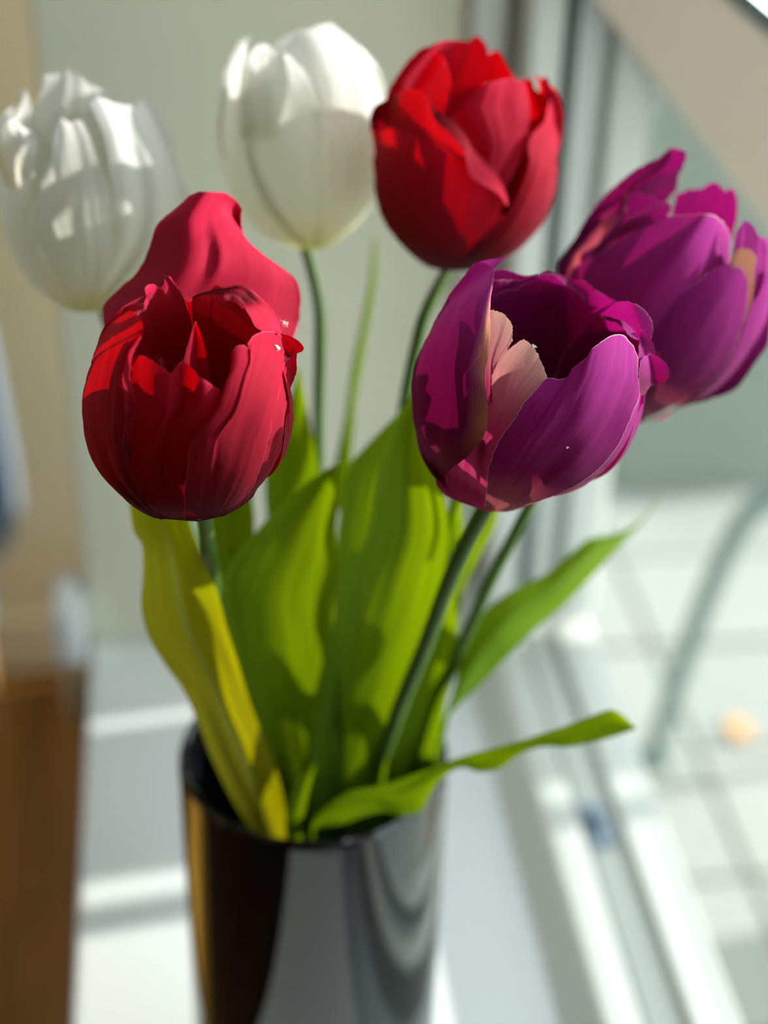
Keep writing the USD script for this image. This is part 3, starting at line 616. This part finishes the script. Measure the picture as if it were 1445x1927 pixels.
# purple tulip at the back right
TF = (1020, 250, 3.3812)
cf = Cup(1232, 585, 0.528, 30, 2, 0.0333, 0.032, 0.0363, 0.34)
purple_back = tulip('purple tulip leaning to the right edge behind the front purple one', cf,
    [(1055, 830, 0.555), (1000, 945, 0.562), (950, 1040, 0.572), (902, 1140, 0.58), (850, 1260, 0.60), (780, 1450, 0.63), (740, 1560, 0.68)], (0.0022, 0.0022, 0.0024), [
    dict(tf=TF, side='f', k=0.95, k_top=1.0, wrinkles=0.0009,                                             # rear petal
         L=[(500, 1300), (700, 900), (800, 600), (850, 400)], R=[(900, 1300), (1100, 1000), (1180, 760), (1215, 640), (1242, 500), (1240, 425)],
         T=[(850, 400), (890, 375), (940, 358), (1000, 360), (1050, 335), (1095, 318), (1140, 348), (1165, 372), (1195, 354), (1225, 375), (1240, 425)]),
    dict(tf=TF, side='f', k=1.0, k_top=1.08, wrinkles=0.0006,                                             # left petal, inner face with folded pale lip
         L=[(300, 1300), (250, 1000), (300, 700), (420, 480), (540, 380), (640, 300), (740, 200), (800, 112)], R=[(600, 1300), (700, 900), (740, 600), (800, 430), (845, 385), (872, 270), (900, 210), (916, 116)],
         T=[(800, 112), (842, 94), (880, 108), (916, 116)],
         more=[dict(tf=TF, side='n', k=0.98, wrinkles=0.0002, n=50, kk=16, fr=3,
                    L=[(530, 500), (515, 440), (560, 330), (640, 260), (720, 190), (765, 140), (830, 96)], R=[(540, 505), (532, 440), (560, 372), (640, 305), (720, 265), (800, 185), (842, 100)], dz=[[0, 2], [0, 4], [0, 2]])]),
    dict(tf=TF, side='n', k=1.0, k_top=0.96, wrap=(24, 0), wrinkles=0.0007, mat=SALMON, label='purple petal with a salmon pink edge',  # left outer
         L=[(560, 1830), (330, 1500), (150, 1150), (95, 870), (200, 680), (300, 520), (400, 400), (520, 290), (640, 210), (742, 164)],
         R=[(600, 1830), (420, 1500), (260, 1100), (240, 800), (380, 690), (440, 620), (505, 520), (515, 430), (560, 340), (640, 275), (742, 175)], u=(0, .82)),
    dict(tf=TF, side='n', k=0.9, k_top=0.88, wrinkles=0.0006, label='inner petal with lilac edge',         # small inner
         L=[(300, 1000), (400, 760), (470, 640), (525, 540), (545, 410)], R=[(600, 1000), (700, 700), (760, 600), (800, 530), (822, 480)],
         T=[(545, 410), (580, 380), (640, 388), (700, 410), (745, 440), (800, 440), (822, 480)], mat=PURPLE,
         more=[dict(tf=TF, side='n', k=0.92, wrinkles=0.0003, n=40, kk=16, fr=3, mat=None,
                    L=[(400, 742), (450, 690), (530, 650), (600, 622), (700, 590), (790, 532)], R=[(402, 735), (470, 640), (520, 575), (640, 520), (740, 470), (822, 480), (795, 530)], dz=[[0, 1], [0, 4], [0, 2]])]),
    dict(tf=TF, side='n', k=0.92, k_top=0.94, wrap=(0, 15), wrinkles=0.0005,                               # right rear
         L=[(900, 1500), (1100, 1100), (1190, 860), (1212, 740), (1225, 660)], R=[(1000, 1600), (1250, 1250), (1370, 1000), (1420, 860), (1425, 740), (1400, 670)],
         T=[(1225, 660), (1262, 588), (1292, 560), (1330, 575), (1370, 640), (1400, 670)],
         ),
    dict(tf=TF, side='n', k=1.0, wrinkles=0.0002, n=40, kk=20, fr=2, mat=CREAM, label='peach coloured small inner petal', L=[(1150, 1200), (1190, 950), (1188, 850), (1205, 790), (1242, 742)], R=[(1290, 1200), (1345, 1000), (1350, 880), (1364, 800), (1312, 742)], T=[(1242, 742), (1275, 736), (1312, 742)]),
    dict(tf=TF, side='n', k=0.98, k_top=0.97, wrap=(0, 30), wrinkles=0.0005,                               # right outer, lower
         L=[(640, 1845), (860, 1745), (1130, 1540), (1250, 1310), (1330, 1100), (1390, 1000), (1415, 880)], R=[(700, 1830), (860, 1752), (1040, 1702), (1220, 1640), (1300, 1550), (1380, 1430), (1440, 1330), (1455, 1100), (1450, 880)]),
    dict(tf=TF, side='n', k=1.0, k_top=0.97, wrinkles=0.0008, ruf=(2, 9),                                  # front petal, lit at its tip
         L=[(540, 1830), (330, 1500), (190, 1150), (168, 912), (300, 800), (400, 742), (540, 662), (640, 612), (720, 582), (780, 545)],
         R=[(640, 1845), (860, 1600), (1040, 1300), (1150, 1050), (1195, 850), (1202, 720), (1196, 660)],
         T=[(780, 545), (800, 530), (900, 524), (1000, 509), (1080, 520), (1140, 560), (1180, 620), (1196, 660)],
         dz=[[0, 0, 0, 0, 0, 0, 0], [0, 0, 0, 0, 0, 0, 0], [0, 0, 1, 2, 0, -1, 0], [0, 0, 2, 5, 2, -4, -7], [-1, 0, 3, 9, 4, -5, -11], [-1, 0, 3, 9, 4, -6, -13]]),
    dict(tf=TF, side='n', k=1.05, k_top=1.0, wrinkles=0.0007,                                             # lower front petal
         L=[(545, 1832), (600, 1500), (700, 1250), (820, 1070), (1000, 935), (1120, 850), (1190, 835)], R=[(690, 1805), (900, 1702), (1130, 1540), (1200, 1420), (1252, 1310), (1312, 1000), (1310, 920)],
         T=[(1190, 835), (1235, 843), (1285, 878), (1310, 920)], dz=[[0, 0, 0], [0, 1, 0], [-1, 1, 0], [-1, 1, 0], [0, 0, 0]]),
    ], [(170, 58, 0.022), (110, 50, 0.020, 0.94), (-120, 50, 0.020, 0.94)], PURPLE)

# red tulip at the back
TF = (660, 40, 3.4405)
cf = Cup(880, 335, 0.545, 5, 8, 0.0314, 0.031, 0.034, 0.32)
red_back = tulip('red tulip at the back, dark front petal with bright outward curled lip', cf,
    [(790, 620, 0.562), (765, 735, 0.585), (740, 900, 0.607), (700, 1300, 0.645), (660, 1540, 0.675)], (0.0021, 0.0021, 0.0024), [
    dict(tf=TF, side='f', k=1.0, k_top=1.05, wrinkles=0.0007,                                             # rear petal
         L=[(450, 1100), (330, 800), (240, 600), (232, 500), (300, 350), (372, 258), (440, 190)], R=[(760, 1100), (860, 800), (900, 600), (870, 480), (885, 370), (902, 260)],
         T=[(440, 190), (540, 150), (620, 124), (682, 126), (760, 136), (800, 104), (825, 100), (862, 132), (890, 190), (902, 260)]),
    dict(tf=TF, side='f', k=0.98, k_top=1.0, wrinkles=0.0005,                                             # rear right, pink tip
         L=[(800, 1000), (860, 700), (880, 500), (880, 390), (890, 240)], R=[(900, 1000), (1000, 700), (1060, 480), (1060, 400), (1050, 350)],
         T=[(890, 240), (915, 200), (942, 188), (972, 212), (1010, 290), (1050, 350)], dz=[[0, 0], [0, 0], [0, 0], [3, 3]]),
    dict(tf=TF, side='f', k=0.90, k_top=0.96, wrinkles=0.0006,                                            # rear right, red inner face
         L=[(900, 1100), (1000, 900), (1090, 700), (1110, 500), (1108, 390)], R=[(1000, 1200), (1100, 1000), (1180, 800), (1230, 660), (1255, 560), (1262, 490)],
         T=[(1108, 390), (1160, 370), (1200, 440), (1262, 490)],
         more=[dict(tf=TF, side='f', k=0.93, wrinkles=0.0002, n=24, kk=14, fr=2, L=[(1255, 560), (1258, 480), (1240, 385), (1265, 356)], R=[(1292, 560), (1294, 460), (1286, 400), (1265, 356)])]),
    dict(tf=TF, side='n', k=0.80, k_top=0.84, wrinkles=0.0005, fr=3,                                       # small inner left piece
         L=[(500, 900), (450, 700), (408, 540), (412, 420), (440, 340), (500, 270), (522, 210)], R=[(640, 900), (632, 700), (630, 590), (632, 480), (656, 430), (650, 370), (612, 290)],
         T=[(522, 210), (545, 197), (580, 208), (602, 232), (612, 290)], dz=[[0, 0, 0], [0, 0, 0], [0, 0, 2], [0, 0, 3]]),
    dict(tf=TF, side='n', k=0.97, k_top=0.95, wrap=(0, 34), wrinkles=0.0009, ruf=(2, 7),                   # right outer petal, lit
         L=[(640, 1608), (760, 1500), (880, 1420), (970, 1320), (1060, 1180), (1110, 1060), (1152, 900), (1142, 820), (1182, 720), (1255, 640), (1275, 540), (1290, 450)],
         R=[(700, 1618), (880, 1572), (960, 1530), (1050, 1450), (1130, 1350), (1202, 1220), (1262, 1080), (1312, 980), (1350, 860), (1371, 740), (1376, 640), (1370, 540), (1342, 472)],
         T=[(1290, 450), (1315, 455), (1342, 472)], dz=[[0, 0, 0], [0, 0, 0], [0, 1, 0], [0, 2, 0], [0, -1, 0], [0, 1, 0]]),
    dict(tf=TF, side='n', k=0.88, k_top=0.86, wrinkles=0.0009, ruf=(2, 8),                                  # middle right petal, lit pink
         L=[(700, 1560), (780, 1200), (820, 900), (700, 700), (655, 635), (700, 570), (770, 500)], R=[(860, 1500), (960, 1250), (1020, 1060), (1085, 920), (1132, 820), (1152, 700), (1150, 560), (1132, 450)],
         T=[(770, 500), (850, 430), (940, 388), (1040, 370), (1100, 388), (1132, 450)], dz=[[0, 0, 0, 0], [0, 0, 0, 0], [0, 1, 0, 0], [-1, 1, 1, -1], [-1, 2, 0, 1], [-1, 0, -2, 0]]),
    dict(tf=TF, side='n', k=0.94, wrinkles=0.0006,                                                         # lower petal seen in the gap
         L=[(700, 1615), (740, 1500), (790, 1400), (860, 1300), (940, 1235)], R=[(760, 1610), (860, 1500), (920, 1420), (970, 1340), (1000, 1260)]),
    dict(tf=TF, side='n', k=0.93, k_top=0.86, wrap=(20, 0), wrinkles=0.0005,                                # inner front petal hidden behind it
         L=[(600, 1600), (420, 1500), (260, 1320), (195, 1100), (172, 900), (160, 760)], R=[(690, 1600), (820, 1400), (900, 1290), (940, 1180)],
         T=[(160, 760), (320, 760), (500, 790), (700, 920), (840, 1080), (940, 1180)]),
    dict(tf=TF, side='n', k=1.04, k_top=1.04, wrap=(26, 0), wrinkles=0.0006,                                # dark front petal
         L=[(600, 1612), (500, 1590), (420, 1530), (340, 1450), (260, 1350), (210, 1220), (188, 1100), (160, 1000), (152, 950), (165, 900), (140, 760), (130, 690)],
         R=[(680, 1618), (760, 1500), (832, 1400), (902, 1330), (962, 1230), (1005, 1185)],
         T=[(130, 690), (260, 680), (400, 730), (500, 752), (600, 822), (700, 872), (750, 895), (842, 1045), (930, 1095), (1005, 1185)],
         more=[dict(tf=TF, side='n', k=1.06, k_top=1.04, wrinkles=0.0005, n=60, kk=30, fr=3,                # orange lip folded outwards
                    L=[(128, 712), (190, 705), (262, 690), (400, 742), (500, 765), (600, 835), (700, 885), (748, 897)],
                    R=[(124, 650), (150, 560), (230, 508), (300, 464), (400, 438), (480, 468), (512, 545), (545, 640), (640, 720), (740, 850)], dz=[[1, 8, 15], [1, 9, 17], [1, 8, 15], [1, 4, 7]]),
               dict(tf=TF, side='n', k=1.03, k_top=1.03, wrinkles=0.0003, n=60, kk=18, fr=3,
                    L=[(500, 500), (522, 590), (545, 645), (600, 690), (690, 780), (742, 850), (750, 920), (770, 1000), (840, 1060), (940, 1110), (1010, 1192)],
                    R=[(500, 488), (522, 555), (600, 600), (680, 660), (740, 735), (800, 838), (880, 918), (952, 1000), (1000, 1100), (1017, 1190)], dz=[[2, 0], [3, 0], [4, 0], [3, 0]])]),
    ], [(180, 60, 0.020), (115, 50, 0.022, 0.95), (-110, 48, 0.016, 0.95)], RED)

# white tulip in the middle at the back
TF = (380, 20, 3.8026)
cf = Cup(570, 285, 0.575, -1, 0, 0.0302, 0.036, 0.044, 0.45)
white_mid = tulip('white tulip at the back between the two red ones', cf,
    [(602, 600, 0.595), (600, 750, 0.605), (600, 880, 0.61), (600, 1300, 0.64), (590, 1540, 0.70)], (0.0021, 0.0021, 0.0023), [
    dict(tf=TF, side='f', k=1.0, k_top=1.0, wrinkles=0.0008,
         L=[(700, 1500), (600, 1000), (560, 500), (500, 270)], R=[(1000, 1500), (1200, 1000), (1310, 600), (1272, 430), (1200, 330), (1100, 240)],
         T=[(500, 270), (600, 190), (700, 150), (780, 140), (840, 110), (900, 98), (1000, 160), (1100, 240)]),
    dict(tf=TF, side='n', k=0.97, k_top=0.95, wrap=(24, 0), wrinkles=0.0008,
         L=[(790, 1706), (700, 1680), (520, 1610), (400, 1520), (300, 1400), (218, 1260), (160, 1100), (125, 940), (114, 800), (130, 640), (160, 460), (210, 340), (262, 240)],
         R=[(820, 1706), (650, 1500), (480, 1200), (380, 900), (340, 700), (335, 500), (322, 350), (318, 270)],
         T=[(262, 240), (290, 198), (312, 212), (318, 270)]),
    dict(tf=TF, side='n', k=0.99, k_top=0.95, wrap=(0, 24), wrinkles=0.0009,
         L=[(800, 1706), (860, 1300), (880, 950), (840, 700), (760, 480), (700, 350), (560, 262)], R=[(860, 1702), (1000, 1585), (1100, 1500), (1202, 1380), (1262, 1270), (1290, 1000), (1312, 700), (1300, 540), (1240, 420), (1130, 320)],
         T=[(560, 262), (620, 200), (700, 160), (760, 150), (850, 200), (950, 250), (1050, 300), (1130, 320)], dz=[[0, 0, 0, 0, 0], [0, 0, 0, 0, 0], [0, 0, 1, -1, 0], [0, 1, -1, 1, 0], [0, 1, -1, 1, 0], [0, 0, 0, 0, 0]]),
    dict(tf=TF, side='n', k=1.03, k_top=0.98, wrinkles=0.0009,
         L=[(760, 1706), (520, 1500), (380, 1250), (310, 1000), (295, 700), (320, 500), (350, 380), (390, 300)], R=[(840, 1706), (860, 1400), (868, 1100), (872, 900), (845, 730), (795, 560), (725, 420), (640, 330)],
         T=[(390, 300), (430, 290), (500, 286), (570, 300), (640, 330)], dz=[[0, 0, 0], [0, 0, 0], [0, 1, 0], [0, 1, 0], [1, -1, 1], [2, -1, 2]]),
    dict(tf=TF, side='n', k=0.9, k_top=0.88, wrinkles=0.0004,
         L=[(300, 900), (300, 600), (320, 420), (360, 300), (400, 252)], R=[(600, 900), (560, 600), (520, 420), (500, 320), (500, 268)], T=[(400, 252), (450, 240), (488, 258), (500, 268)]),
    ], [(180, 58, 0.034), (115, 55, 0.034, 0.95), (-115, 52, 0.032, 0.95)], WHITE)

# white tulip at the left edge
TF = (0, 100, 3.6125)
cf = Cup(170, 395, 0.560, -2, 6, 0.0318, 0.036, 0.036, 0.36)
white_left = tulip('white tulip at the left edge behind the front red one', cf,
    [(215, 640, 0.58), (300, 850, 0.61), (420, 1150, 0.635), (540, 1460, 0.665), (560, 1560, 0.685)], (0.0021, 0.0021, 0.0024), [
    dict(tf=TF, side='f', k=1.0, k_top=1.0, wrinkles=0.0008,                                               # back petal, tall
         L=[(500, 1300), (300, 900), (200, 600), (225, 400), (285, 225), (300, 152)], R=[(800, 1300), (800, 900), (760, 600), (760, 400), (742, 305), (690, 250)],
         T=[(300, 152), (380, 140), (440, 138), (450, 108), (480, 124), (520, 126), (580, 190), (640, 220), (690, 250)]),
    dict(tf=TF, side='f', k=0.98, k_top=1.0, wrinkles=0.0006,
         L=[(400, 1300), (150, 900), (40, 600), (20, 520), (70, 440), (112, 380), (150, 310), (158, 245)], R=[(600, 1300), (500, 900), (330, 600), (240, 450), (205, 340), (185, 300)],
         T=[(158, 245), (172, 258), (185, 300)]),
    dict(tf=TF, side='n', k=0.98, k_top=0.98, wrap=(26, 0), wrinkles=0.0006,
         L=[(560, 1760), (430, 1722), (300, 1640), (180, 1520), (80, 1340), (25, 1150), (-20, 1000), (-50, 800), (-60, 620), (-40, 480), (-10, 440)],
         R=[(585, 1762), (480, 1700), (330, 1500), (230, 1250), (190, 1100), (200, 900), (240, 700), (250, 560), (160, 500), (70, 440)],
         T=[(-10, 440), (20, 432), (70, 440)],
         more=[dict(tf=TF, side='n', k=1.04, k_top=1.04, wrinkles=0.0003, n=40, kk=26, fr=3, sm=1.2,        # curled tip hanging outwards
                    L=[(-40, 640), (10, 560), (60, 470), (100, 460)], R=[(30, 880), (60, 925), (120, 930), (150, 870), (235, 835), (230, 700), (180, 600), (140, 520)], dz=[[4, 2], [5, 6], [2, 4], [0, 0]])]),
    dict(tf=TF, side='n', k=0.99, k_top=0.96, wrap=(0, 26), wrinkles=0.0010, ruf=(1.5, 9),
         L=[(580, 1762), (700, 1500), (790, 1200), (760, 900), (720, 600), (660, 440), (610, 345)], R=[(640, 1755), (900, 1600), (1150, 1350), (1260, 1120), (1268, 960), (1240, 870), (1182, 740), (1150, 580), (1120, 490), (1060, 400)],
         T=[(610, 345), (660, 300), (742, 325), (770, 335), (860, 356), (912, 360), (962, 314), (1000, 348), (1060, 400)], dz=[[0, 0, 0, 0, 0, 0], [0, 1, -1, 1, 0, 0], [0, 1, -2, 2, -1, 0], [0, 1, -2, 2, -2, 0], [0, 1, -2, 2, -1, 0], [0, 0, -1, 1, 0, 0]]),
    dict(tf=TF, side='n', k=1.04, k_top=0.99, wrinkles=0.0009,
         L=[(540, 1760), (400, 1600), (280, 1350), (215, 1180), (250, 1000), (310, 820), (350, 700), (360, 600)], R=[(620, 1760), (720, 1550), (775, 1300), (765, 1050), (720, 850), (670, 740), (625, 600), (560, 460)],
         T=[(360, 600), (375, 520), (420, 440), (470, 470), (520, 455), (560, 460)], dz=[[0, 0, 0], [0, 0, 0], [0, 1, 0], [0, 1, 1], [1, 0, 2], [2, -1, 2]]),
    ], [(180, 58, 0.030), (115, 55, 0.028, 0.95), (-115, 52, 0.024, 0.95)], WHITE)

# ---------------------------------------------------------------- leaves, each a part of its tulip
def add_leaf(t, mat, *a, label=None, more=(), **k):
    sheet('leaf', [leaf(*a, **k)] + [leaf(*b, **c) for b, c in more], mat, t, label=label)

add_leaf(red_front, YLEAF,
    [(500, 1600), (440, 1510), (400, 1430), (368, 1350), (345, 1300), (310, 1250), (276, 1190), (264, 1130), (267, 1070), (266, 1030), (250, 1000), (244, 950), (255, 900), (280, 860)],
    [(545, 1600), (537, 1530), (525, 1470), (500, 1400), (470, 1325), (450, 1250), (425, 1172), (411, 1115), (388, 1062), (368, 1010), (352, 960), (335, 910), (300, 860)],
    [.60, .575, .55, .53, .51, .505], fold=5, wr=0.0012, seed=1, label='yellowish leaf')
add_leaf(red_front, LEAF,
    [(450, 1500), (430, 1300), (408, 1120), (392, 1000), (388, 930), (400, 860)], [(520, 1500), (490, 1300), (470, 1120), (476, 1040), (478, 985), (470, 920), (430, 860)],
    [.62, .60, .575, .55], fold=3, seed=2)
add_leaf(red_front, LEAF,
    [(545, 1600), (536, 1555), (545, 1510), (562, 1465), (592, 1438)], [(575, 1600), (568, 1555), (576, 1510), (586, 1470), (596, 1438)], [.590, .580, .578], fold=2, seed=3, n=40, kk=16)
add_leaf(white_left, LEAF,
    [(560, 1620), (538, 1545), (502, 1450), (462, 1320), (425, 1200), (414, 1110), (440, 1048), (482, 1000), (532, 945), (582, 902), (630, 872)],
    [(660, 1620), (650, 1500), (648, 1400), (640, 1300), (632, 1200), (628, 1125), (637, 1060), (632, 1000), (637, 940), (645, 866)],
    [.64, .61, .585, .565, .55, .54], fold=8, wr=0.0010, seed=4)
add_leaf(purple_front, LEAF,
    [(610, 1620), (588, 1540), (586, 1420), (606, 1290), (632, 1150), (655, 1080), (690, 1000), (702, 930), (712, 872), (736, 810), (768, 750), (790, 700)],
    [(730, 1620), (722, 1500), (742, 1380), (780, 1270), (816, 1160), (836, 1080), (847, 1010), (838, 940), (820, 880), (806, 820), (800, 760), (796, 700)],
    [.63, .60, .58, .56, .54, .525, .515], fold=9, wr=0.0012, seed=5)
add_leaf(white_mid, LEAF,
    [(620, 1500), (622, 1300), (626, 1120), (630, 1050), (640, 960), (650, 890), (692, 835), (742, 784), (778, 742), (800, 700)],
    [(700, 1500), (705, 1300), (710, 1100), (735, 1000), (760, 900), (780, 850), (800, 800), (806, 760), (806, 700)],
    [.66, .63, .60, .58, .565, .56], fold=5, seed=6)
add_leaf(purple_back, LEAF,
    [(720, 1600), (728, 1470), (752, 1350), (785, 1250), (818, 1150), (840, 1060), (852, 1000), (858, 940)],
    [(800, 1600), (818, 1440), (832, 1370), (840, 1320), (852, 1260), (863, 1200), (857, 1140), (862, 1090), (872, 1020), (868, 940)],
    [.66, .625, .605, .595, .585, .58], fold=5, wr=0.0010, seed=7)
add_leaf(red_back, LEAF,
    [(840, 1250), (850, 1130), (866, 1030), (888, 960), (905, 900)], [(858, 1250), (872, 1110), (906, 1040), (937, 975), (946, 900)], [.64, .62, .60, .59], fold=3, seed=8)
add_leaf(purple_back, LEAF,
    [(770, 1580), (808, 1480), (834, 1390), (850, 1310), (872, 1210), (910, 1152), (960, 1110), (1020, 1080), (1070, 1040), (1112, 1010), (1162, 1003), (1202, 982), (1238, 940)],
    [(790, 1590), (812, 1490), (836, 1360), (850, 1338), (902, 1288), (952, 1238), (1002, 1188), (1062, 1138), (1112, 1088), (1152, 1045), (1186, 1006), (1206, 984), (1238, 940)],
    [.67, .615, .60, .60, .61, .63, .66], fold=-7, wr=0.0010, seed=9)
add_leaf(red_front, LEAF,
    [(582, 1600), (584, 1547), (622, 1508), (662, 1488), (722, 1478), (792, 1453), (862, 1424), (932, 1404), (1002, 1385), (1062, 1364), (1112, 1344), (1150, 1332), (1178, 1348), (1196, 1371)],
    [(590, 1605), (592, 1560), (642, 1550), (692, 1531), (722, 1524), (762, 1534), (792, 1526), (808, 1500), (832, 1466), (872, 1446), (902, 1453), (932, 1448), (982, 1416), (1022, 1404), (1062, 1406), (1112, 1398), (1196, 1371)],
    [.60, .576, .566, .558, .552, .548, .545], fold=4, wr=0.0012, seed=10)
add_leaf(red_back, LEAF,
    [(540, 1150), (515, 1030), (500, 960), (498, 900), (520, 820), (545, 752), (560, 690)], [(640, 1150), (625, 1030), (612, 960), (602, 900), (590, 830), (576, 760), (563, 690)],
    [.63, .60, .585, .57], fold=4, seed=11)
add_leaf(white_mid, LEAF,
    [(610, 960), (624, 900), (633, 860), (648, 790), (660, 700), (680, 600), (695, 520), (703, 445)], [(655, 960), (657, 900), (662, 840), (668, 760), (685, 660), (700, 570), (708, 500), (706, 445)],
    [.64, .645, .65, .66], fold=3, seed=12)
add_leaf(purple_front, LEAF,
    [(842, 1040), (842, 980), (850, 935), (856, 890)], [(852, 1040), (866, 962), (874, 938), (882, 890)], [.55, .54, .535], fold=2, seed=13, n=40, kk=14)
# lint and specks on the petals
def fluff(px, py, d, size, seed, label):
    r = np.random.default_rng(seed); c = at(px, py, d); V, F, o = [], [], 0
    for _ in range(16):
        a = c + r.normal(0, 0.22, 3) * size; b = c + r.normal(0, 0.75, 3) * size
        v, f = tube(np.array([a, (a + b) / 2 + r.normal(0, 0.25, 3) * size, b]), 0.00006, seg=5, n=8)
        V.append(v); F.append(f + o); o += len(v)
    tag(obj('lint', (np.vstack(V), np.vstack(F)), LINT), label, 'lint')
def speck(px, py, d, size, seed, label):
    s_ = trimesh.creation.icosphere(2, size); v = np.array(s_.vertices)
    v *= (0.7 + 0.6 * meshkit.noise(v / size * 1.5 + 7, seed))[:, None]; s_.vertices = v + at(px, py, d)
    tag(obj('speck', s_, LINT, smooth=True), label, 'speck')
fluff(302, 678, 0.4455, 0.0016, 1, 'tiny tuft of white lint inside the front red tulip')
fluff(538, 610, 0.4395, 0.0009, 2, 'tiny tuft of white lint on the tall back petal of the front red tulip')
speck(520, 655, 0.4172, 0.0009, 3, 'small cream speck on the right front petal of the front red tulip')
fluff(1003, 652, 0.4225, 0.0007, 4, 'pale lint on the cut edge of the peach petal tip in the front purple tulip')
fluff(1068, 842, 0.4303, 0.0003, 5, 'minute curled thread of lint on the big front petal of the front purple tulip')
